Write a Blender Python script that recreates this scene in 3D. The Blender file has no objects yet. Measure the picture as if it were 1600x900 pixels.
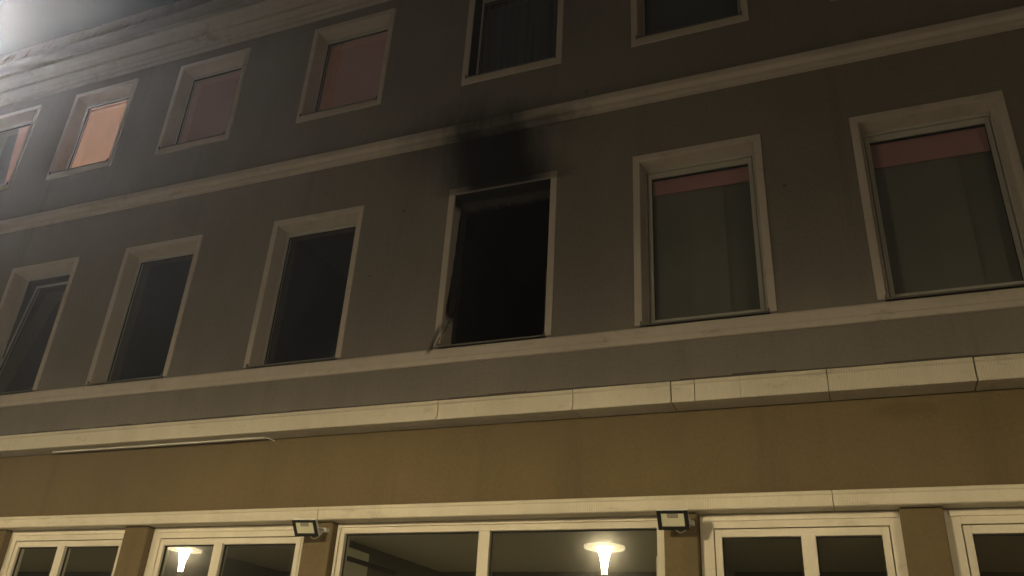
import bpy, math, random
from mathutils import Vector, Matrix
R = math.radians
random.seed(7)
sc = bpy.context.scene
col = sc.collection

# ------------------------------------------------------------------ camera
cam_d = bpy.data.cameras.new('camera')
cam = bpy.data.objects.new('camera', cam_d); col.objects.link(cam)
fw = Vector((-0.35402965, 0.82091153, 0.44807061))
rt = Vector((0.92743097, 0.36992083, 0.05504888))
up = Vector((0.12056039, -0.43504349, 0.89230171))
m = Matrix((rt, up, -fw)).transposed().to_4x4()
m.translation = (0, -7.0, 1.6)
cam.matrix_world = m
cam_d.sensor_width = 36.0
cam_d.lens = 1298.84 / 1600 * 36
cam_d.clip_start = 0.05
cam_d.clip_end = 2000
sc.camera = cam

# ------------------------------------------------------------------ night sky
SUN_EL, SUN_ROT = R(0.5), R(150)
w = bpy.data.worlds.new('World'); sc.world = w; w.use_nodes = True
wn = w.node_tree; bg = wn.nodes['Background']
sky = wn.nodes.new('ShaderNodeTexSky'); sky.sky_type = 'NISHITA'; sky.sun_disc = False
sky.sun_elevation = SUN_EL; sky.sun_rotation = SUN_ROT
sky.dust_density = 4.0; sky.air_density = 1.0; sky.ozone_density = 0.6
wn.links.new(sky.outputs[0], bg.inputs[0]); bg.inputs[1].default_value = 0.035

sc.view_settings.view_transform = 'Standard'; sc.view_settings.look = 'None'
sc.view_settings.exposure = 0.0; sc.view_settings.gamma = 1.0
sc.view_settings.use_curve_mapping = False
sc.render.engine = 'CYCLES'
sc.cycles.use_denoising = True
sc.cycles.max_bounces = 8
sc.cycles.volume_bounces = 0
sc.cycles.sample_clamp_indirect = 4.0
sc.cycles.caustics_reflective = False; sc.cycles.caustics_refractive = False

LAMP = 4700.0       # street lamp diffuser radiance
MAST = 5200.0       # mast floodlight lens radiance
WARM = (1.0, 0.81, 0.47)
COOL = (1.0, .975, .965)
HAZE = 0.0035

# ------------------------------------------------------------------ node helpers
class NB:
    def __init__(s, name):
        s.m = bpy.data.materials.new(name); s.m.use_nodes = True
        s.t = s.m.node_tree; s.t.nodes.clear()
        s.out = s.t.nodes.new('ShaderNodeOutputMaterial')
    def n(s, kind, **k):
        x = s.t.nodes.new(kind)
        for a, b in k.items(): setattr(x, a, b)
        return x
    def l(s, a, b): s.t.links.new(a, b)
    def put(s, sock, v):
        if hasattr(v, 'is_linked'): s.l(v, sock)
        else:
            if isinstance(v, (tuple, list)) and len(v) == 3 and sock.type == 'RGBA': v = (*v, 1)
            sock.default_value = v
    def mth(s, op, a, b=0.0, c=0.0, clamp=False):
        x = s.n('ShaderNodeMath', operation=op, use_clamp=clamp)
        s.put(x.inputs[0], a); s.put(x.inputs[1], b)
        if op in ('MULTIPLY_ADD', 'COMPARE', 'WRAP'): s.put(x.inputs[2], c)
        return x.outputs[0]
    def ramp(s, v, a, b, lo=0.0, hi=1.0):     # smoothstep from a..b to lo..hi
        x = s.n('ShaderNodeMapRange', interpolation_type='SMOOTHSTEP')
        s.put(x.inputs['Value'], v)
        if a > b: a, b, lo, hi = b, a, hi, lo
        s.put(x.inputs['From Min'], a); s.put(x.inputs['From Max'], b)
        s.put(x.inputs['To Min'], lo); s.put(x.inputs['To Max'], hi)
        return x.outputs['Result']
    def pos(s):
        if not hasattr(s, '_p'): s._p = s.n('ShaderNodeNewGeometry').outputs['Position']
        return s._p
    def xyz(s):
        if not hasattr(s, '_x'):
            x = s.n('ShaderNodeSeparateXYZ'); s.l(s.pos(), x.inputs[0]); s._x = x.outputs
        return s._x
    def noise(s, scale, detail=4, rough=.55, stretch=None, seed=0.0):
        v = s.pos()
        mp = s.n('ShaderNodeMapping')
        s.l(v, mp.inputs[0]); mp.inputs['Location'].default_value = (seed, seed * .7, seed * 1.3)
        if stretch: mp.inputs['Scale'].default_value = stretch
        x = s.n('ShaderNodeTexNoise'); s.l(mp.outputs[0], x.inputs['Vector'])
        x.inputs['Scale'].default_value = scale; x.inputs['Detail'].default_value = detail; x.inputs['Roughness'].default_value = rough
        return x.outputs['Fac']
    def mix(s, f, a, b, blend='MIX'):
        x = s.n('ShaderNodeMix', data_type='RGBA', blend_type=blend)
        s.put(x.inputs[0], f); s.put(x.inputs[6], a); s.put(x.inputs[7], b)
        return x.outputs[2]
    def bsdf(s, colr, rough=.8, bump=None, bstr=.3, bdist=.01, metal=0.0, spec=.3, **k):
        p = s.n('ShaderNodeBsdfPrincipled')
        s.put(p.inputs['Base Color'], colr); s.put(p.inputs['Roughness'], rough)
        p.inputs['Metallic'].default_value = metal; p.inputs['Specular IOR Level'].default_value = spec
        for a, b in k.items(): s.put(p.inputs[a.replace('_', ' ')], b)
        if bump is not None:
            bn = s.n('ShaderNodeBump'); bn.inputs['Strength'].default_value = bstr; bn.inputs['Distance'].default_value = bdist
            s.l(bump, bn.inputs['Height']); s.l(bn.outputs[0], p.inputs['Normal'])
        s.l(p.outputs[0], s.out.inputs[0]); return s.m

def soot(s):
    """smoke deposit above and around the burnt window (a real stain at that place on the wall)"""
    x, y, z = s.xyz()[0], s.xyz()[1], s.xyz()[2]
    n1 = s.noise(1.6, 4, .55, seed=3.1); n2 = s.noise(6.0, 5, .6, seed=9.0)
    jit = s.mth('ADD', s.mth('MULTIPLY', s.mth('SUBTRACT', n1, .5), .5), s.mth('MULTIPLY', s.mth('SUBTRACT', n2, .5), .16))
    xs = s.mth('ADD', x, s.mth('MULTIPLY', s.mth('SUBTRACT', z, 6.75), .26))
    hw = s.mth('ADD', .60, s.mth('MULTIPLY', s.mth('SUBTRACT', z, 6.75), -.06))
    d = s.mth('ADD', s.mth('DIVIDE', s.mth('ABSOLUTE', s.mth('ADD', xs, 3.22)), hw), jit)
    n4 = s.noise(5.0, 5, .65, stretch=(1, 1, .22), seed=17)
    tong = s.mth('MULTIPLY', s.mth('SUBTRACT', n4, .5), .55)
    zt = s.mth('ADD', z, s.mth('MULTIPLY', tong, .8))
    core = s.mth('MULTIPLY', s.ramp(s.mth('ADD', d, tong), 1.62, .50), s.mth('MULTIPLY', s.ramp(z, 6.66, 6.72), s.ramp(zt, 8.2, 7.38)))
    dx = s.mth('DIVIDE', s.mth('ADD', x, 3.48), 1.45); dz = s.mth('DIVIDE', s.mth('SUBTRACT', z, 7.45), .85)
    rr = s.mth('ADD', s.mth('SQRT', s.mth('ADD', s.mth('MULTIPLY', dx, dx), s.mth('MULTIPLY', dz, dz))), s.mth('ADD', jit, tong))
    halo = s.mth('MULTIPLY', s.mth('MULTIPLY', s.ramp(rr, 1.15, .0), .60), s.ramp(z, 6.7, 7.0))
    # deposit caught under the string course
    ud = s.mth('MULTIPLY', s.ramp(s.mth('ADD', s.mth('ABSOLUTE', s.mth('ADD', x, 3.2)), tong), 1.15, .5), s.mth('MULTIPLY', s.ramp(z, 7.36, 7.46), s.ramp(z, 7.60, 7.50)))
    halo = s.mth('MAXIMUM', halo, s.mth('MULTIPLY', ud, .75))
    front = s.mth('MAXIMUM', core, halo)
    # inside the reveal
    inx = s.mth('MULTIPLY', s.ramp(x, -3.87, -3.86), s.ramp(x, -2.60, -2.61))
    iny = s.mth('MULTIPLY', s.ramp(y, -.004, .012), inx)
    topz = s.ramp(s.mth('ADD', z, s.mth('MULTIPLY', jit, .5)), 6.47, 6.62)
    n3 = s.noise(7.0, 5, .65, stretch=(1, 1, .35), seed=5.0)
    sy = s.mth('ADD', y, s.mth('MULTIPLY', s.mth('SUBTRACT', n3, .5), .09))
    yth = s.mth('SUBTRACT', sy, s.mth('MULTIPLY', s.mth('SUBTRACT', z, 5.3), .068))
    streak = s.mth('MULTIPLY', s.ramp(yth, .034, .054), s.ramp(z, 5.12, 5.28))
    rev = s.mth('MULTIPLY', iny, s.mth('MULTIPLY', s.mth('MAXIMUM', topz, streak), s.ramp(z, 4.9, 5.0)))
    # thin licks on the sill band near the left jamb
    ax = s.mth('ABSOLUTE', s.mth('ADD', s.mth('ADD', x, 3.86), s.mth('MULTIPLY', s.mth('SUBTRACT', z, 4.9), -.35)))
    lick = s.mth('MULTIPLY', s.ramp(s.mth('ADD', ax, s.mth('MULTIPLY', jit, .08)), .05, .005), s.mth('MULTIPLY', s.ramp(z, 4.74, 4.82), s.ramp(z, 5.15, 5.0)))
    return s.mth('MAXIMUM', s.mth('MAXIMUM', front, rev), s.mth('MULTIPLY', lick, .8), clamp=True)

SOOT = (0.006, 0.0055, 0.005)
def stucco(name, c, seed):
    s = NB(name)
    a = s.noise(.55, 5, .6, seed=seed); b = s.noise(3.5, 5, .6, stretch=(1, 1, .35), seed=seed + 4); g = s.noise(32, 4, .7)
    v = s.mth('ADD', s.mth('ADD', s.mth('MULTIPLY', s.mth('SUBTRACT', a, .5), .40), s.mth('MULTIPLY', s.mth('SUBTRACT', b, .5), .24)), s.mth('ADD', .93, s.mth('MULTIPLY', s.mth('SUBTRACT', g, .5), .42)))
    hs = s.n('ShaderNodeHueSaturation'); s.put(hs.inputs['Color'], c); s.l(v, hs.inputs['Value'])
    # small chips / spots
    vo = s.n('ShaderNodeTexVoronoi'); s.l(s.pos(), vo.inputs['Vector']); vo.inputs['Scale'].default_value = 1.9
    sp = s.ramp(s.mth('ADD', vo.outputs['Distance'], s.mth('MULTIPLY', g, .02)), .048, .034)
    cc = s.mix(s.mth('MULTIPLY', sp, .6), hs.outputs[0], (.05, .04, .025))
    run = s.ramp(s.noise(3.2, 5, .6, stretch=(1, 1, .07), seed=seed + 11), .54, .74)
    cc = s.mix(s.mth('MULTIPLY', run, .28), cc, (.07, .058, .042))
    sx = s.mth('DIVIDE', s.mth('SUBTRACT', s.xyz()[0], .45), .28); sz = s.mth('DIVIDE', s.mth('SUBTRACT', s.xyz()[2], 3.86), .09)
    sm = s.mth('ADD', s.mth('SQRT', s.mth('ADD', s.mth('MULTIPLY', sx, sx), s.mth('MULTIPLY', sz, sz))), s.mth('MULTIPLY', s.mth('SUBTRACT', s.noise(7, 5, .7), .5), 2.2))
    cc = s.mix(s.mth('MULTIPLY', s.ramp(sm, 1.0, .4), .24), cc, (.05, .035, .02))
    cc = s.mix(soot(s), cc, SOOT)
    return s.bsdf(cc, .92, s.mth('ADD', s.noise(38, 4, .65), s.mth('MULTIPLY', s.noise(5, 3), .8)), .45, .012, spec=.15)

def paint(name, c, comb=False, dirt=.35, use_soot=True):
    s = NB(name)
    a = s.noise(1.2, 5, .6, seed=2); b = s.noise(9, 5, .65, stretch=(1, 1, .3), seed=6); g = s.noise(70, 2)
    v = s.mth('ADD', s.mth('ADD', s.mth('MULTIPLY', s.mth('SUBTRACT', a, .5), .28), s.mth('MULTIPLY', s.mth('SUBTRACT', b, .5), .20)), s.mth('ADD', .95, s.mth('MULTIPLY', s.mth('SUBTRACT', g, .5), .10)))
    hs = s.n('ShaderNodeHueSaturation'); s.put(hs.inputs['Color'], c); s.l(v, hs.inputs['Value'])
    dm = s.mth('MULTIPLY', s.ramp(s.noise(2.6, 6, .7, stretch=(1, 1, 2.2), seed=13), .56, .72), dirt)
    cc = s.mix(dm, hs.outputs[0], (.20, .16, .11))
    if use_soot: cc = s.mix(soot(s), cc, SOOT)
    h = s.noise(22, 4, .6)
    if comb:
        wv = s.n('ShaderNodeTexWave', wave_type='BANDS', bands_direction='X'); s.l(s.pos(), wv.inputs['Vector'])
        wv.inputs['Scale'].default_value = 16; wv.inputs['Distortion'].default_value = 1.5; wv.inputs['Detail'].default_value = 2
        amt = s.ramp(s.noise(.8, 3, seed=21), .38, .6)
        cc = s.mix(s.mth('MULTIPLY', s.mth('MULTIPLY', wv.outputs['Fac'], amt), .22), cc, (.30, .25, .17))
        h = s.mth('ADD', h, s.mth('MULTIPLY', s.mth('MULTIPLY', wv.outputs['Fac'], amt), 1.0))
    return s.bsdf(cc, .75, h, .35, .006, spec=.25)

def simple(name, c, rough=.6, metal=0.0, spec=.4, var=.2, scale=8, **k):
    s = NB(name)
    n = s.noise(scale, 4)
    hs = s.n('ShaderNodeHueSaturation'); s.put(hs.inputs['Color'], c)
    s.l(s.mth('ADD', 1 - var / 2, s.mth('MULTIPLY', n, var)), hs.inputs['Value'])
    return s.bsdf(hs.outputs[0], rough, n, .1, .004, metal, spec, **k)

def emit(name, c, strength, var=0.0, scale=4):
    s = NB(name); e = s.n('ShaderNodeEmission'); s.put(e.inputs[0], c)
    if var:
        s.l(s.mth('MULTIPLY', s.mth('ADD', 1 - var / 2, s.mth('MULTIPLY', s.noise(scale, 4), var)), strength), e.inputs[1])
    else: e.inputs[1].default_value = strength
    s.l(e.outputs[0], s.out.inputs[0]); return s.m

def glow_cloth(name, c, ecol, strength):
    s = NB(name)
    p = s.n('ShaderNodeBsdfPrincipled'); s.put(p.inputs['Base Color'], c); p.inputs['Roughness'].default_value = .9
    s.put(p.inputs['Emission Color'], ecol)
    s.l(s.mth('MULTIPLY', s.mth('ADD', .75, s.mth('MULTIPLY', s.noise(2.5, 3), .5)), strength), p.inputs['Emission Strength'])
    s.l(p.outputs[0], s.out.inputs[0]); return s.m

def glass(name, tint, refl, dirt=0.0, rough=.0):
    s = NB(name)
    tr = s.n('ShaderNodeBsdfTransparent'); s.put(tr.inputs[0], tint)
    gl = s.n('ShaderNodeBsdfGlossy'); gl.inputs['Roughness'].default_value = rough; s.put(gl.inputs[0], (1, 1, 1))
    wob = s.n('ShaderNodeBump'); wob.inputs['Strength'].default_value = .02; wob.inputs['Distance'].default_value = .02
    s.l(s.noise(1.5, 1), wob.inputs['Height']); s.l(wob.outputs[0], gl.inputs['Normal'])
    ge = s.n('ShaderNodeNewGeometry'); dt = s.n('ShaderNodeVectorMath', operation='DOT_PRODUCT')
    s.l(ge.outputs['Incoming'], dt.inputs[0]); s.l(ge.outputs['Normal'], dt.inputs[1])
    c1 = s.mth('SUBTRACT', 1.0, s.mth('ABSOLUTE', dt.outputs['Value']))
    schlick = s.mth('ADD', .04, s.mth('MULTIPLY', s.mth('POWER', c1, 5.0), .96))
    mx = s.n('ShaderNodeMixShader'); s.l(s.mth('MULTIPLY', schlick, refl, clamp=True), mx.inputs[0])
    s.l(tr.outputs[0], mx.inputs[1]); s.l(gl.outputs[0], mx.inputs[2]); last = mx.outputs[0]
    if dirt:
        g2 = s.n('ShaderNodeBsdfGlossy'); g2.inputs['Roughness'].default_value = .13; s.put(g2.inputs[0], (1, 1, 1))
        sm = s.ramp(s.noise(75, 6, .8, stretch=(1, 1, .6), seed=4), .40, .66)
        m2 = s.n('ShaderNodeMixShader'); s.l(s.mth('MULTIPLY', s.mth('ADD', .25, sm), dirt), m2.inputs[0])
        s.l(last, m2.inputs[1]); s.l(g2.outputs[0], m2.inputs[2]); last = m2.outputs[0]
    s.l(last, s.out.inputs[0]); return s.m

M = dict(
    upper=stucco('upper_render', (.220, .201, .184), 1.0),
    lower=stucco('ochre_render', (.156, .119, .067), 8.0),
    trim=paint('trim_paint', (.53, .475, .435)),
    eavepaint=paint('weathered_eaves_paint', (.40, .375, .34), dirt=.6),
    comb=paint('combed_stone_paint', (.58, .54, .46), comb=True, dirt=.45),
    lintel=paint('lintel_paint', (.65, .60, .495), comb=True, dirt=.25),
    shopframe=paint('shop_frame_paint', (.69, .64, .54), dirt=.18, use_soot=False),
    frame=simple('window_frame_grey', (.46, .45, .42), .45, var=.25),
    gasket=simple('black_gasket', (.02, .02, .02), .7),
    sill=simple('sill_metal', (.15, .142, .13), .5, metal=.3),
    glass=glass('window_glass', (.91, .91, .90), 1.3),
    glassd=glass('dirty_shop_glass', (.92, .93, .90), 1.5, dirt=.0032),
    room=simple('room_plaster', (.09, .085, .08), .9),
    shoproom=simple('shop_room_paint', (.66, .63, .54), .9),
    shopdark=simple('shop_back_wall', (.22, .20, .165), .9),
    panel=simple('white_panel', (.80, .78, .68), .7),
    rail=simple('dark_rail', (.06, .05, .04), .6),
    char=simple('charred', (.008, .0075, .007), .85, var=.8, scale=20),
    charg=simple('charred_frame', (.03, .028, .025), .7, var=1.0, scale=14),
    red=simple('red_blind_fabric', (.62, .36, .38), .9),
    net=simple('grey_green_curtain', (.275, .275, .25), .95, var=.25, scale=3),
    netd=simple('darker_curtain', (.225, .226, .205), .95, var=.25, scale=3),  # right-hand curtain panel, one tone darker than the left
    dcurt=simple('dark_net_curtain', (.13, .14, .15), .95, var=.3),
    bcurt=simple('slate_blue_blind', (.16, .18, .20), .95, var=.3),
    lit=glow_cloth('lit_orange_blind', (.6, .35, .2), (1.0, .51, .29), .34),
    dim=glow_cloth('dim_brown_blind', (.34, .20, .17), (1.0, .52, .42), .030),
    dimg=glow_cloth('warm_blind_edge', (.4, .2, .12), (1.0, .46, .26), .026),
    pink=glow_cloth('pink_lit_blind', (.45, .28, .24), (1.0, .48, .34), .22),
    gutter=simple('zinc_gutter', (.22, .22, .22), .4, metal=.6),
    tile=simple('roof_tile_clay', (.10, .075, .065), .75, var=.5),
    white=simple('white_powder_coat', (.75, .74, .70), .45),
    black=simple('black_bezel', (.012, .012, .012), .4),
    led=simple('led_panel', (.86, .84, .66), .35),
    ledgrey=simple('led_plate_grey', (.38, .36, .30), .4),
    ledw=simple('led_window', (.55, .55, .50), .15),
    pole=simple('lamp_post_paint', (.50, .50, .48), .4, metal=.2),
    disc=simple('led_plate_white', (.80, .79, .75), .5),
    lampdisc=glow_cloth('lamp_disc_glow', (.8, .79, .75), WARM, 4.8),
    clear=glass('clear_cover', (.97, .97, .96), 1.0),
    lampglass=emit('lamp_diffuser', WARM, LAMP * .052),
    lampbulb=emit('lamp_bulb_collar', WARM, LAMP),
    mastlens=emit('flood_lens', COOL, MAST),
    steel=simple('galvanised_steel', (.35, .35, .35), .45, metal=.7),
    pave=simple('paving', (.30, .285, .26), .8, var=.6, scale=2),
    asphalt=simple('asphalt', (.05, .05, .05), .8, var=.6, scale=5),
    kerb=simple('kerb_stone', (.30, .29, .27), .8),
)

# ------------------------------------------------------------------ mesh helpers
WLOC = {}
class MB:
    def __init__(s): s.v = []; s.f = []
    def quad(s, a, b, c, d): k = len(s.v); s.v += [a, b, c, d]; s.f.append((k, k + 1, k + 2, k + 3)); return s
    def box(s, x0, x1, y0, y1, z0, z1):
        k = len(s.v)
        s.v += [(x, y, z) for z in (z0, z1) for y in (y0, y1) for x in (x0, x1)]
        s.f += [tuple(k + i for i in q) for q in ((0, 2, 3, 1), (4, 5, 7, 6), (0, 1, 5, 4), (2, 6, 7, 3), (0, 4, 6, 2), (1, 3, 7, 5))]; return s
    def prism(s, prof, x0, x1):          # prof: closed (y,z) loop, extruded along x
        k = len(s.v); n = len(prof)
        s.v += [(x0, y, z) for y, z in prof] + [(x1, y, z) for y, z in prof]
        s.f += [(k + i, k + (i + 1) % n, k + n + (i + 1) % n, k + n + i) for i in range(n)]
        s.f += [tuple(k + i for i in reversed(range(n))), tuple(k + n + i for i in range(n))]; return s
    def lathe(s, prof, cx, cy, n=32, caps=True):    # prof: (r,z)
        k = len(s.v); mm = len(prof)
        for r, z in prof:
            s.v += [(cx + r * math.cos(2 * math.pi * i / n), cy + r * math.sin(2 * math.pi * i / n), z) for i in range(n)]
        for j in range(mm - 1):
            for i in range(n):
                i2 = (i + 1) % n
                s.f.append((k + j * n + i, k + j * n + i2, k + (j + 1) * n + i2, k + (j + 1) * n + i))
        if caps:
            s.f.append(tuple(k + i for i in reversed(range(n)))); s.f.append(tuple(k + (mm - 1) * n + i for i in range(n)))
        return s
    def tube(s, pts, r, n=8):
        pts = [Vector(p) for p in pts]; k = len(s.v)
        for i, p in enumerate(pts):
            t = (pts[min(i + 1, len(pts) - 1)] - pts[max(i - 1, 0)]).normalized()
            a = t.cross(Vector((0, 0, 1)) if abs(t.z) < .9 else Vector((1, 0, 0))).normalized(); b = t.cross(a)
            s.v += [tuple(p + r * (math.cos(2 * math.pi * j / n) * a + math.sin(2 * math.pi * j / n) * b)) for j in range(n)]
        for i in range(len(pts) - 1):
            for j in range(n):
                s.f.append((k + i * n + j, k + i * n + (j + 1) % n, k + (i + 1) * n + (j + 1) % n, k + (i + 1) * n + j))
        s.f += [tuple(k + j for j in range(n)), tuple(k + (len(pts) - 1) * n + j for j in reversed(range(n)))]
        return s
    def build(s, name, mat, parent=None, loc=None, smooth=False, bevel=0.0):
        """verts are world coords; loc (world) becomes the object's origin"""
        pl = WLOC.get(parent, Vector((0, 0, 0))) if parent else Vector((0, 0, 0))
        wl = Vector(loc) if loc is not None else pl.copy()
        me = bpy.data.meshes.new(name)
        me.from_pydata([tuple(Vector(v) - wl) for v in s.v], [], s.f); me.update()
        me.materials.append(M[mat] if isinstance(mat, str) else mat)
        if smooth:
            for p in me.polygons: p.use_smooth = True
        o = bpy.data.objects.new(name, me); col.objects.link(o)
        if parent: o.parent = parent
        o.location = wl - pl; WLOC[o] = wl
        if bevel:
            b = o.modifiers.new('bevel', 'BEVEL'); b.width = bevel; b.segments = 2; b.limit_method = 'ANGLE'
        return o

def tag(o, label=None, cat=None, group=None, kind=None):
    for k, v in (('label', label), ('category', cat), ('group', group), ('kind', kind)):
        if v: o[k] = v
    return o
def empty(name, loc):
    o = bpy.data.objects.new(name, None); col.objects.link(o); o.location = loc; o.empty_display_size = .2
    WLOC[o] = Vector(loc); return o

# ------------------------------------------------------------------ ground
tag(MB().box(-200, 200, -200, 200, -.62, -.12).build('ground', 'asphalt'), kind='structure')
tag(MB().box(-60, 60, -5.2, 6.0, -.12 - .01, 0).build('pavement', 'pave', bevel=.01), kind='structure')
tag(MB().box(-60, 60, -5.36, -5.203, -.13, .004).build('kerb', 'kerb', bevel=.015), kind='structure')

# ------------------------------------------------------------------ the building
B = empty('building', (-4, 0, 0))
tag(B, 'taupe rendered town building with white window surrounds, ochre shopfront and one burnt-out window', 'building')
XL, XR = -19.0, 9.5
LX = [-14.96, -12.84, -10.78, -8.655, -6.26, -3.855, -1.74, .365, 2.48, 4.6]
WW = 1.29
L0, L1 = 4.84, 6.775
U0, U1 = 8.285, 9.92
BW = .07      # flat border
RV = .15      # reveal depth

def wall_holes(name, mat, x0, x1, z0, z1, y, holes):
    mb = MB()
    xs = sorted({x0, x1, *[h[0] for h in holes], *[h[1] for h in holes]})
    zs = sorted({z0, z1, *[h[2] for h in holes], *[h[3] for h in holes]})
    for a, b in zip(xs, xs[1:]):
        for c, d in zip(zs, zs[1:]):
            mx, mz = (a + b) / 2, (c + d) / 2
            if any(h[0] < mx < h[1] and h[2] < mz < h[3] for h in holes): continue
            mb.quad((a, y, c), (b, y, c), (b, y, d), (a, y, d))
    return mb.build(name, mat, B)
hl = [(x + BW - .01, x + WW - BW + .01, L0 - .02, L1 - BW + .01) for x in LX]
hu = [(x + BW - .01, x + WW - BW + .01, U0 + .09, U1 - BW + .01) for x in LX]
wall_holes('upper_wall', 'upper', XL, XR, 4.0, 10.3, 0.0, hl + hu)
MB().box(XL, XR, 0.003, .28, 3.15, 4.1).build('lower_wall', 'lower', B)
# body of the house behind
MB().quad((XL, 9, 0), (XR, 9, 0), (XR, 9, 10.3), (XL, 9, 10.3)).quad((XL, 0, 0), (XL, 9, 0), (XL, 9, 10.3), (XL, 0, 10.3)).quad((XR, 0, 0), (XR, 9, 0), (XR, 9, 10.3), (XR, 0, 10.3)).build('rear_wall', 'upper', B)

# string course between the storeys: flat fascia + lower roll
MB().prism([(.0, 7.44), (-.055, 7.445), (-.062, 7.46), (-.062, 7.505), (-.075, 7.52), (-.09, 7.535), (-.095, 7.55), (-.095, 7.61), (-.085, 7.625), (0, 7.65)], XL, XR).build('string_course', 'trim', B)
# sill band
MB().prism([(.0, 4.65), (-.022, 4.652), (-.026, 4.66), (-.026, 4.702), (-.020, 4.704), (-.020, 4.709), (-.026, 4.711), (-.026, 4.80), (-.018, 4.815), (0.0, 4.825)], XL, XR).build('sill_band', 'trim', B)

# lower cornice in blocks
JX = [-18.8, -16.4, -14.1, -11.9, -9.6, -7.12, -5.3, -3.61, -2.255, -1.37, -1.166, -.79, -.105, .955, 3.0, 5.2, 7.4, 9.5]
for i, (a, b) in enumerate(zip(JX, JX[1:])):
    dy = random.uniform(-.004, .004); g = .0055 if i in (7, 8, 9, 12, 13) else .0018
    MB().prism([(.0, 3.985), (-.205, 3.985), (-.21, 3.977), (-.252 + dy, 3.977), (-.258 + dy, 3.983), (-.258 + dy, 4.002), (-.240 + dy, 4.008),
                (-.240 + dy, 4.128), (-.246 + dy, 4.136), (-.256 + dy, 4.140), (-.256 + dy, 4.166), (-.248 + dy, 4.172), (0, 4.20)], a + g, b - g).build('cornice_block', 'comb', B)
# white conduit under the soffit
MB().box(-8.75, -5.72, -.100, -.088, 3.966, 3.9855).build('cable_conduit', 'white', B)
MB().tube([(-5.73, -.094, 3.976), (-5.68, -.06, 3.974), (-5.64, -.004, 3.960)], .007, 8).build('conduit_bend', 'white', B)
for a, b, y in ((-4.75, -3.0, -.05), (-4.2, -2.35, -.09), (-2.1, -.95, -.02)):
    MB().box(a, b, y - .004, y, 3.979, 3.986).build('soffit_seam', 'trim', B)

# ragged dark strip along the top front edge of the cornice
fl = MB(); xx = JX[0]; rf_ = random.Random(11)
while xx < JX[-1]:
    nx = xx + rf_.uniform(.05, .45); h = rf_.choice((.003, .006, .009, .012, .020)) * rf_.uniform(.7, 1.2); fl.box(xx, nx, -.262 - rf_.uniform(0, .004), -.02, 4.165 + .004, 4.172 + h); xx = nx + .0004
tag(fl.build('cornice_edge_strip', 'rail', B), kind=None)
# lintel beam
BX = [-18.8, -15.2, -12.3, -9.6, -6.9, -4.9, -2.4, -.175, 2.9, 6.0, 9.5]
for a, b in zip(BX, BX[1:]):
    dy = random.uniform(-.003, .003)
    MB().prism([(.29, 3.108), (-.07 + dy, 3.108), (-.08 + dy, 3.116), (-.08 + dy, 3.196), (-.086 + dy, 3.202), (-.09 + dy, 3.208), (-.09 + dy, 3.226), (-.082 + dy, 3.232), (.0, 3.24), (.29, 3.24)], a + (.005 if a == -.175 else .0012), b - .0012).build('lintel_block', 'lintel', B)

# pillars
PIL = [(-12.6, -12.2), (-9.62, -9.25), (-7.43, -7.10), (-5.09, -4.77), (-1.52, -1.24), (.29, .59), (2.3, 2.6), (5.0, 5.3)]
for a, b in PIL:
    MB().box(a, b, .015, .28, 0, 3.1085).build('pillar', 'lower', B, loc=(a, 0, 0), bevel=.012)

# ------------------------------------------------------------------ shop windows
def ring(mb, x0, x1, z0, z1, y0, y1, l, r, t, b):
    mb.box(x0, x0 + l, y0, y1, z0, z1); mb.box(x1 - r, x1, y0, y1, z0, z1)
    mb.box(x0 + l, x1 - r, y0, y1, z1 - t, z1)
    if b: mb.box(x0 + l, x1 - r, y0, y1, z0, z0 + b)
    return mb
YF = .10
def shop_window(x0, x1, split, style):
    zt = 3.1078
    if style == 'fixed':
        f = ring(MB(), x0, x1, .45, zt, YF, YF + .12, .07, .07, .055, .07).build('shop_window', 'shopframe', B, loc=(x0, YF, 0), bevel=.003)
        ring(MB(), x0 + .02, x1 - .02, .47, zt - .028, YF - .02, YF + .02, .022, .022, .016, .02).build('outer_bead', 'shopframe', f, bevel=.003)
        gx0, gx1, gt, gb = x0 + .09, x1 - .09, zt - .10, .55
        ring(MB(), x0 + .045, x1 - .045, .50, zt - .052, YF - .008, YF + .09, .05, .05, .05, .05).build('sash_frame', 'shopframe', f, bevel=.003)
        mw = .055
    else:
        f = ring(MB(), x0, x1, 0.0, zt, YF, YF + .12, .11, .11, .115, .05).build('shop_window', 'shopframe', B, loc=(x0, YF, 0), bevel=.003)
        MB().box(x0 + .04, x1 - .04, YF - .012, YF + .005, zt - .058, zt - .004).build('top_rail', 'shopframe', f, bevel=.003)
        ring(MB(), x0 + .118, x1 - .118, .06, zt - .123, YF + .006, YF + .10, .055, .055, .062, .09).build('sash_frame', 'shopframe', f, bevel=.003)
        gx0, gx1, gt, gb = x0 + .17, x1 - .17, zt - .184, .15
        mw = .055
    MB().box(split - mw, split + mw, YF - .004, YF + .092, gb - .01, gt + .012).build('mullion', 'shopframe', f, bevel=.003)
    for a, b in ((gx0, split - mw), (split + mw, gx1)):
        ring(MB(), a, b, gb, gt, YF + .032, YF + .05, .012, .012, .012, .012).build('gasket', 'gasket', f)
        MB().box(a, b, YF + .041, YF + .045, gb, gt).build('pane', 'glassd', f)
    return f
shop_window(-9.26, -7.38, -8.40, 'sash')
shop_window(-7.095, -5.06, -6.19, 'sash')
shop_window(-4.765, -1.50, -3.185, 'fixed')
shop_window(-1.235, .32, -.39, 'sash')
shop_window(.59, 2.34, 1.45, 'sash')
shop_window(2.6, 5.04, 3.8, 'sash')
shop_window(-12.2, -9.6, -10.9, 'sash')
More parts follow.
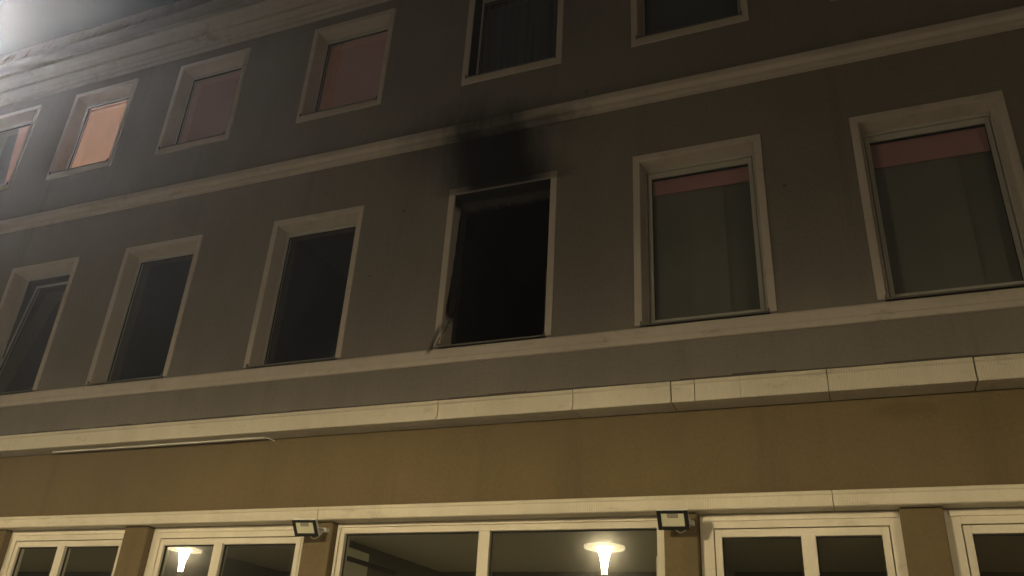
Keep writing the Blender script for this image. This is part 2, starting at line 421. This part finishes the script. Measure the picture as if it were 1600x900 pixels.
# shop room behind
rm = MB()
rx0, rx1, ry0, ry1, rz0, rz1 = -12.55, 5.25, .285, 2.6, .01, 3.02
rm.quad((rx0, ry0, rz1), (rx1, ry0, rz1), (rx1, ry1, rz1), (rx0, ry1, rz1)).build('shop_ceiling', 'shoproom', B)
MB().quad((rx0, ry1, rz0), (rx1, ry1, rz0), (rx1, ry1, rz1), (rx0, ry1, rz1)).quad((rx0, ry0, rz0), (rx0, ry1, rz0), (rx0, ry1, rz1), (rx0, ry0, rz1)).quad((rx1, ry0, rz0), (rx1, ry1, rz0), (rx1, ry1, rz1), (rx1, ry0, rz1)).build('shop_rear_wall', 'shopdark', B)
MB().box(rx0, rx1, ry0, ry1, -.005, .012).build('shop_floor', 'panel', B)
for px_ in (-7.27, -4.93, -1.38, .44):
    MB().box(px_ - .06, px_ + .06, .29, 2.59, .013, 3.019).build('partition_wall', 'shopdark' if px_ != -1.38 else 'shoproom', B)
MB().box(-4.862, -4.80, .29, .80, .02, 2.93).build('white_panel', 'panel', B)
MB().box(-4.795, -4.765, .24, 1.35, 2.80, 2.84).build('curtain_rail', 'rail', B)
MB().box(-1.72, -1.60, .6, .7, .02, 2.86).build('white_panel', 'panel', B)

# ------------------------------------------------------------------ windows of the storeys
def surround(parent, x0, x1, z0, z1, upper):
    """flat border proud of the wall, then a deep reveal; one ring mesh"""
    mb = MB(); yf, yb = -.016, RV + .03
    def rect(i): return [(x0 + i, z0 + (i if upper else 0)), (x1 - i, z0 + (i if upper else 0)), (x1 - i, z1 - i), (x0 + i, z1 - i)]
    bot = .095 if upper else 0.0
    o = [(x0, z0), (x0, z1), (x1, z1), (x1, z0)]
    def lay(i, y): return [(x0 + i, y, z0 + (bot if (upper and i > .02) else 0)), (x0 + i, y, z1 - i), (x1 - i, y, z1 - i), (x1 - i, y, z0 + (bot if (upper and i > .02) else 0))]
    A, Bq, C, D = lay(0, .004), lay(0.003, yf), lay(BW, yf), lay(BW + .006, yf + .008)
    E2 = lay(BW + .030, yb)
    n = 4 if upper else 3
    for P, Q in ((A, Bq), (Bq, C), (C, D), (D, E2)):
        for i in range(n):
            j = (i + 1) % 4
            mb.quad(P[i], P[j], Q[j], Q[i])
    return mb.build('window_surround', 'trim', parent)

def curtain(x0, x1, y, z0, z1, folds, amp, name, mat, parent, seed=0):
    rnd = random.Random(seed); mb = MB(); n = folds * 8; nz = 6
    ph = [rnd.uniform(-.6, .6) for _ in range(folds + 1)]
    pts = []
    for j in range(nz + 1):
        for i in range(n + 1):
            u = i / n; k = int(u * folds)
            yy = y + amp * math.sin(2 * math.pi * u * folds + ph[min(k, folds)] * .8) * (.6 + .4 * math.sin(k * 2.3)) * (1 - .35 * j / nz)
            pts.append((x0 + (x1 - x0) * u, yy, z0 + (z1 - z0) * j / nz))
    mb.v = pts
    mb.f = [(j * (n + 1) + i, j * (n + 1) + i + 1, (j + 1) * (n + 1) + i + 1, (j + 1) * (n + 1) + i) for j in range(nz) for i in range(n)]
    return mb.build(name, mat, parent, smooth=True)

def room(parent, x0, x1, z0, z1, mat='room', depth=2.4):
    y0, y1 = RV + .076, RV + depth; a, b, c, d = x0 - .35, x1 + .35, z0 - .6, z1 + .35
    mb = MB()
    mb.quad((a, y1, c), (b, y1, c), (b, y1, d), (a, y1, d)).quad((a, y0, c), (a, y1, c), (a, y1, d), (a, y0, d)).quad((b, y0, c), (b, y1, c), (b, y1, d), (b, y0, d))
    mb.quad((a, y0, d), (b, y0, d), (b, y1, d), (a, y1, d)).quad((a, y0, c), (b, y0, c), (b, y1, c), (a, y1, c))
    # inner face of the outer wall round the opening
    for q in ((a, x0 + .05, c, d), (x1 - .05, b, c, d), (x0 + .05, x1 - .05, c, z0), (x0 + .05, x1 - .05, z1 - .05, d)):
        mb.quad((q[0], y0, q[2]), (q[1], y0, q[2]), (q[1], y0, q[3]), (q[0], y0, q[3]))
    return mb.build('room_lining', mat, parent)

def window(x, z0, z1, upper, kind, seed):
    x0, x1 = x, x + WW
    ox0, ox1, oz1 = x0 + BW + .008, x1 - BW - .008, z1 - BW - .008
    oz0 = z0 + .095 if upper else z0
    burnt = kind == 'burnt'
    y = RV
    wide = kind == 'red'
    fa, fb, ft, fo = (.042, .040, .060, .065) if wide else (.026, .020, .036, .052)
    root = ring(MB(), ox0 - .01, ox1 + .01, oz0 + .0, oz1 + .01, y, y + .075, fa, fa, ft, fo).build('window', 'charg' if burnt else 'frame', B, loc=(x0, 0, z0), bevel=.003)
    surround(root, x0, x1, z0, z1, upper)
    # metal sill with upturned ends
    s0, s1 = ox0 - .012, ox1 + .004
    sl = MB().prism([(y + .01, oz0 + .030), (-.030, oz0 + .006), (-.037, oz0 + .002), (-.037, oz0 - .014), (-.031, oz0 - .014), (-.031, oz0 - .002), (y + .01, oz0 + .022)], s0, s1)
    sl.box(s0 - .006, s0 + .004, -.039, y + .005, oz0 - .015, oz0 + .032).box(s1 - .004, s1 + .006, -.039, y + .005, oz0 - .015, oz0 + .032)
    sl.build('window_sill', 'sill', root)
    sa = fa - .003; st = ft - .002; sb = fo + .006; sbw = .048 if wide else .030; stw = .060 if wide else .034
    gx0, gx1, gz0, gz1 = ox0 + sa + fb - .003, ox1 - sa - fb + .003, oz0 + sb + sbw - .003, oz1 - st - stw + .003
    if not burnt:
        def tip(mb):        # sash tipped inwards about its bottom edge
            if kind == 'dark_ajar':
                z_ = oz0 + sb
                mb.v = [(p[0], p[1] + .004 + (p[2] - z_) * .105, z_ + (p[2] - z_) * .9945) for p in mb.v]
            return mb
        tip(ring(MB(), ox0 + sa, ox1 - sa, oz0 + sb, oz1 - st, y + .010, y + .07, fb, fb, stw, sbw)).build('sash_frame', 'frame', root, bevel=.003)
        tip(ring(MB(), gx0, gx1, gz0, gz1, y + .030, y + .05, .007, .007, .014, .004)).build('gasket', 'gasket', root)
        tip(MB().box(gx0, gx1, y + .036, y + .040, gz0, gz1)).build('pane', 'glass', root)
    a, b = ox0 + .012, ox1 - .012
    yb = y + .078
    if kind in ('dark', 'dark_ajar'):
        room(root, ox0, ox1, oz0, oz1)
    elif kind == 'red':
        drop = seed
        room(root, ox0, ox1, oz0, oz1)
        rb = MB().box(a, b, yb, yb + .004, drop, oz1 + .02).build('blind', 'red', root)
        MB().box(a, b, yb - .006, yb + .010, drop - .014, drop + .004).build('blind_rail', 'red', root)
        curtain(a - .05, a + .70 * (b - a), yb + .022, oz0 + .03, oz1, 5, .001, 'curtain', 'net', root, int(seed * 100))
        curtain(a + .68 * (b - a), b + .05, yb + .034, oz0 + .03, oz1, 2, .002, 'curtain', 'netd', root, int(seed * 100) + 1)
    elif kind == 'lit':
        curtain(a, b, yb + .012, oz0 + .03, oz1 + .03, 7, .0035, 'curtain', 'lit', root, 4)
        MB().box(a, b, yb - .004, yb + .006, oz1 - .11, oz1 - .085).build('blind_rail', 'dimg', root)
        room(root, ox0, ox1, oz0, oz1)
    elif kind == 'dim':
        curtain(a, b, yb + .012, oz0 + .03, oz1 + .03, 5, .004, 'blind', 'dim', root, 8); room(root, ox0, ox1, oz0, oz1)
    elif kind == 'dim_edge':
        MB().box(a + .26, b, yb, yb + .004, oz0 + .03, oz1 + .03).build('blind', 'dim', root)
        curtain(a, a + .32, yb + .06, oz0 + .03, oz1, 2, .02, 'curtain', 'dimg', root, 3); room(root, ox0, ox1, oz0, oz1)
    elif kind == 'pink':
        k_ = MB(); za, zb = oz0 + .03, oz1 + .03
        k_.v = [(a, yb, za), (b - .43, yb, za), (b - .66, yb, zb), (a, yb, zb)]; k_.v += [(p[0], p[1] + .004, p[2]) for p in k_.v]
        k_.f = [(0, 1, 2, 3), (7, 6, 5, 4), (0, 4, 5, 1), (1, 5, 6, 2), (2, 6, 7, 3), (3, 7, 4, 0)]
        k_.build('curtain', 'dcurt', root)
        MB().box(a, b, yb + .012, yb + .016, za, zb).build('blind', 'pink', root); room(root, ox0, ox1, oz0, oz1)
    elif kind == 'curt':
        curtain(a - .03, b + .03, yb + .03, oz0 + .03, oz1, 11, .030, 'curtain', 'dcurt', root, seed); room(root, ox0, ox1, oz0, oz1)
    elif kind == 'blue':
        curtain(a - .03, b + .03, yb + .02, oz0 + .03, oz1, 4, .004, 'curtain', 'bcurt', root, seed); room(root, ox0, ox1, oz0, oz1)
    elif burnt:
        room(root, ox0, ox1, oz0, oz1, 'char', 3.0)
        rnd = random.Random(5)
        # charred top sash rail and shutter box remains
        mb = MB(); n = 26
        for i in range(n):
            xa, xb = ox0 + .03 + (ox1 - ox0 - .06) * i / n, ox0 + .03 + (ox1 - ox0 - .06) * (i + 1) / n
            mb.box(xa, xb + .0005 * (i % 2), y - .004 - .006 * rnd.random(), y + .05, oz1 - .125 - .022 * rnd.random(), oz1 - .048)
        mb.build('charred_rail', 'charg', root)
        # melted shutter guide hanging down the left jamb: ragged, widening towards its lower end
        mb = MB(); k = 40; L = []; Rr = []
        for i in range(k + 1):
            u = i / k; z = oz1 - .12 - 1.36 * u
            cxx = ox0 + .045 - .030 * u + .008 * math.sin(7 * u)
            wd = (.012 + .042 * max(0, u - .15)) * (1 if u < .93 else (1 - u) / .07 + .08) * rnd.uniform(.7, 1.3)
            yy = y - .02 - .045 * u
            L.append((cxx - wd * .5, yy, z)); Rr.append((cxx + wd, yy + .02, z))
        for i in range(k):
            mb.quad(L[i], Rr[i], Rr[i + 1], L[i + 1])
        o = mb.build('melted_strip', 'char', root); so = o.modifiers.new('solid', 'SOLIDIFY'); so.thickness = .012
        MB().tube([(ox0 + .03, y - .07, oz0 + .33), (ox0 + .005, y - .10, oz0 + .2), (ox0 - .012, -.02, oz0 + .10), (ox0 - .05, -.03, oz0 - .01)], .004, 6).build('melted_drip', 'char', root)
        # bare guide rail left at the right jamb
        MB().box(ox1 - .075, ox1 - .062, y + .01, y + .03, oz0 + .07, oz0 + .85).build('guide_rail', 'charg', root)
    return root

low = {0: 'dark', 1: 'dark', 2: 'dark_ajar', 3: 'dark', 4: 'dark', 5: 'burnt', 6: 'red', 7: 'red', 8: 'red', 9: 'dark'}
lows = {6: 6.42, 7: 6.33, 8: 6.40}
for i, x in enumerate(LX):
    window(x, L0, L1, False, low[i], lows.get(i, i))
# upper row: the window over LX[i]
upmap = {0: 'dim', 1: 'pink', 2: 'lit', 3: 'dim', 4: 'dim_edge', 5: 'curt', 6: 'blue', 7: 'dark', 8: 'dark', 9: 'dark'}
for i, x in enumerate(LX):
    window(x, U0, U1, True, upmap[i], i + 20)

# ------------------------------------------------------------------ eaves
MB().prism([(0, 10.10), (-.045, 10.105), (-.05, 10.115), (-.05, 10.155), (-.07, 10.165), (-.085, 10.18), (-.095, 10.21), (-.12, 10.235), (-.155, 10.25), (-.16, 10.255), (-.16, 10.31),
            (-.18, 10.315), (-.20, 10.33), (-.22, 10.36), (-.26, 10.385), (-.32, 10.395), (-.325, 10.40), (-.325, 10.47), (-.34, 10.48), (-.34, 10.50), (0, 10.52)], XL, XR).build('eaves_cornice', 'eavepaint', B)
g = []
for k in range(11):
    a = math.pi * k / 10; g.append((-.41 - .075 * math.cos(a), 10.50 - .085 * math.sin(a)))
gp = g + [(y * 1.0 + (.006 if y < -.41 else -.006), z + .004) for y, z in reversed(g)]
MB().prism(g + [(-.345, 10.497), (-.475, 10.497)], XL, XR).build('gutter', 'gutter', B, smooth=False)
MB().tube([(XL, -.488, 10.505), (XR, -.488, 10.505)], .010, 8).build('gutter_bead', 'gutter', B)
rf = MB().quad((XL, -.36, 10.50), (XR, -.36, 10.50), (XR, -.18, 10.97), (XL, -.18, 10.97)).quad((XL, -.18, 10.97), (XR, -.18, 10.97), (XR, 4.5, 14.0), (XL, 4.5, 14.0)).quad((XL, 9.2, 10.5), (XR, 9.2, 10.5), (XR, 4.5, 14.0), (XL, 4.5, 14.0)).build('roof', 'tile', B)
# plain tiles with rounded lower ends along the steep eaves course
def tile_mesh():
    mb = MB(); n = 8; w2 = .082; h = .30; th = .016; pts = []
    for k in range(n + 1):
        a = math.pi + math.pi * k / n
        pts.append((w2 * math.cos(a), .05 * math.sin(a)))
    pts += [(w2, h), (-w2, h)]
    mb.v = [(x, 0, z) for x, z in pts] + [(x, -th, z) for x, z in pts]; q = len(pts)
    mb.f = [tuple(range(q)), tuple(reversed(range(q, 2 * q)))] + [(i, q + i, q + (i + 1) % q, (i + 1) % q) for i in range(q)]
    me = bpy.data.meshes.new('roof_tile'); me.from_pydata(mb.v, [], mb.f); me.materials.append(M['tile']); return me
tm = tile_mesh()
for row in range(3):
    for i in range(66):
        x = -13.2 + .17 * i + (.085 if row % 2 else 0)
        o = bpy.data.objects.new('roof_tile', tm); col.objects.link(o); o.parent = rf
        t = row * .20
        p = Vector((x, -.378 + t * .357 - .004, 10.55 + t * .934))
        o.location = p - WLOC[rf]; o.rotation_euler = (R(-18 + random.uniform(-1.5, 1.5)), R(random.uniform(-1, 1)), R(random.uniform(-1, 1)))

# ------------------------------------------------------------------ wall floodlights
def floodlight(loc, label, tilt=38, turn=0):
    root = empty('floodlight', loc)
    tag(root, label, 'floodlight', 'floodlights under the lintel')
    rot = Matrix.Rotation(R(turn), 4, 'Z') @ Matrix.Rotation(R(tilt), 4, 'X')
    def part(mb, name, mat, par=None, bev=.004):
        mb.v = [tuple((rot @ Vector(v)) + Vector(loc)) for v in mb.v]
        return mb.build(name, mat, par or root, bevel=bev)
    w2, h2 = .125, .085
    hs = part(MB().box(-w2, w2, .004, .036, -h2, h2), 'housing', 'white')
    part(MB().box(-.07, .07, .0362, .052, -.05, .05), 'rear_box', 'white', hs)
    mb = MB(); ring(mb, -w2 - .001, w2 + .001, -h2 - .001, h2 + .001, -.006, .0038, .034, .036, .026, .032)
    part(mb, 'bezel', 'black')
    part(MB().box(-w2 + .030, w2 - .030, .0005, .0035, -h2 + .028, h2 - .022), 'reflector', 'led')
    part(MB().box(-.045, .045, -.0015, .0003, .018, .058), 'led_plate', 'ledgrey')
    part(MB().box(-w2 + .030, w2 - .030, -.0045, -.003, -h2 + .028, h2 - .022), 'front_glass', 'clear', bev=0)
    L = Vector(loc)
    # bracket: two arms to the wall plate
    for sx in (-1, 1):
        a = L + (rot @ Vector((sx * .127, .02, 0)).to_4d()).to_3d()
        MB().tube([a, (a.x, -.055, L.z + .012)], .006, 6).build('bracket_arm', 'white', root)
    MB().box(L.x - .135, L.x + .135, -.062, .0155, L.z - .008, L.z + .030).build('wall_plate', 'white', root, bevel=.003)
    b = L + (rot @ Vector((0, .05, -.03)).to_4d()).to_3d()
    pts = [(b.x - .03 + .15 * u, b.y + .03 + (-.038 - b.y - .03) * u, b.z - .02 - .085 * math.sin(math.pi * u) + .04 * u) for u in [k / 14 for k in range(15)]]
    MB().tube(pts, .0045, 6).build('cable', 'white', root, smooth=True)
    return root
floodlight((-4.93, -.20, 3.005), 'white floodlight with black bezel above the pillar left of the wide shop window', 40, 6)
floodlight((-1.395, -.20, 3.005), 'white floodlight with black bezel above the pillar right of the wide shop window', 40, 4)

# ------------------------------------------------------------------ street lamps on the square (mirrored in the shop glass)
def street_lamp(x, y, top, label):
    root = empty('street_lamp', (x, y, -.12)); tag(root, label, 'street lamp', 'street lamps in a row before the shopfront')
    MB().lathe([(.12, -.12), (.12, .05), (.07, .10), (.055, .6), (.042, top - .48), (.042, top - .44)], x, y, 20).build('post', 'pole', root, smooth=False)
    MB().lathe([(.046, top - .44), (.050, top - .37), (.062, top - .26), (.086, top - .15), (.112, top - .066)], x, y, 28).build('diffuser', 'lampglass', root, smooth=True)
    MB().lathe([(.113, top - .065), (.128, top - .03), (.135, top - .012)], x, y, 28).build('bulb_collar', 'lampbulb', root, smooth=True)
    d = MB().lathe([(.134, top - .010), (.325, top - .012), (.330, top - .030), (.345, top - .031), (.352, top - .004), (.348, top + .012), (.26, top + .035), (.14, top + .055)], x, y, 40).build('reflector_disc', 'lampdisc', root, smooth=False)
    MB().lathe([(.135, top + .056), (.13, top + .10), (.05, top + .12)], x, y, 24).build('cap', 'pole', d)
    return root
street_lamp(-13.08, -6.75, 4.12, 'lit street lamp with conical diffuser mirrored in the narrow shop window')
street_lamp(-4.06, -6.75, 4.08, 'lit street lamp with conical diffuser mirrored in the wide shop window')
street_lamp(6.6, -9.5, 4.10, 'lit street lamp with conical diffuser furthest from the lit upstairs window')

# mast floodlight that glares in from beyond the left edge
ML = Vector((-7.55, -3.5, 7.2))
mr = empty('mast_light', (ML.x - .35, ML.y, -.0)); tag(mr, 'tall mast with a white floodlight glaring into the mist', 'mast light')
MB().lathe([(.11, .0), (.11, .3), (.075, .35), (.05, 7.25)], ML.x - .35, ML.y, 18).build('mast', 'steel', mr)
MB().tube([(ML.x - .35, ML.y, 7.22), (ML.x - .02, ML.y + .06, 7.26)], .03, 10).build('arm', 'steel', mr)
nrm = Vector((.10, -.93, -.36)).normalized()
q = nrm.to_track_quat('-Y', 'Z').to_matrix().to_4x4()
def mp(mb, name, mat, bev=.004):
    mb.v = [tuple((q @ Vector(v)) + ML) for v in mb.v]; return mb.build(name, mat, mr, bevel=bev)
mp(MB().box(-.17, .17, .0, .10, -.12, .12), 'housing', 'steel')
mb = MB(); ring(mb, -.18, .18, -.13, .13, -.03, -.0005, .03, .03, .03, .03); mp(mb, 'bezel', 'black')
mp(MB().box(-.145, .145, -.012, -.002, -.095, .095), 'lens', 'mastlens', 0)

# ------------------------------------------------------------------ haze: mist and thin smoke hanging in the square
hz = NB('haze_air')
pv = hz.n('ShaderNodeVolumePrincipled'); pv.inputs['Color'].default_value = (.9, .9, .92, 1); pv.inputs['Density'].default_value = HAZE; pv.inputs['Anisotropy'].default_value = .83
hz.l(pv.outputs[0], hz.out.inputs['Volume'])
tag(MB().box(-230, 230, -230, 230, -1.6, 15.5).build('haze', hz.m), kind='stuff')
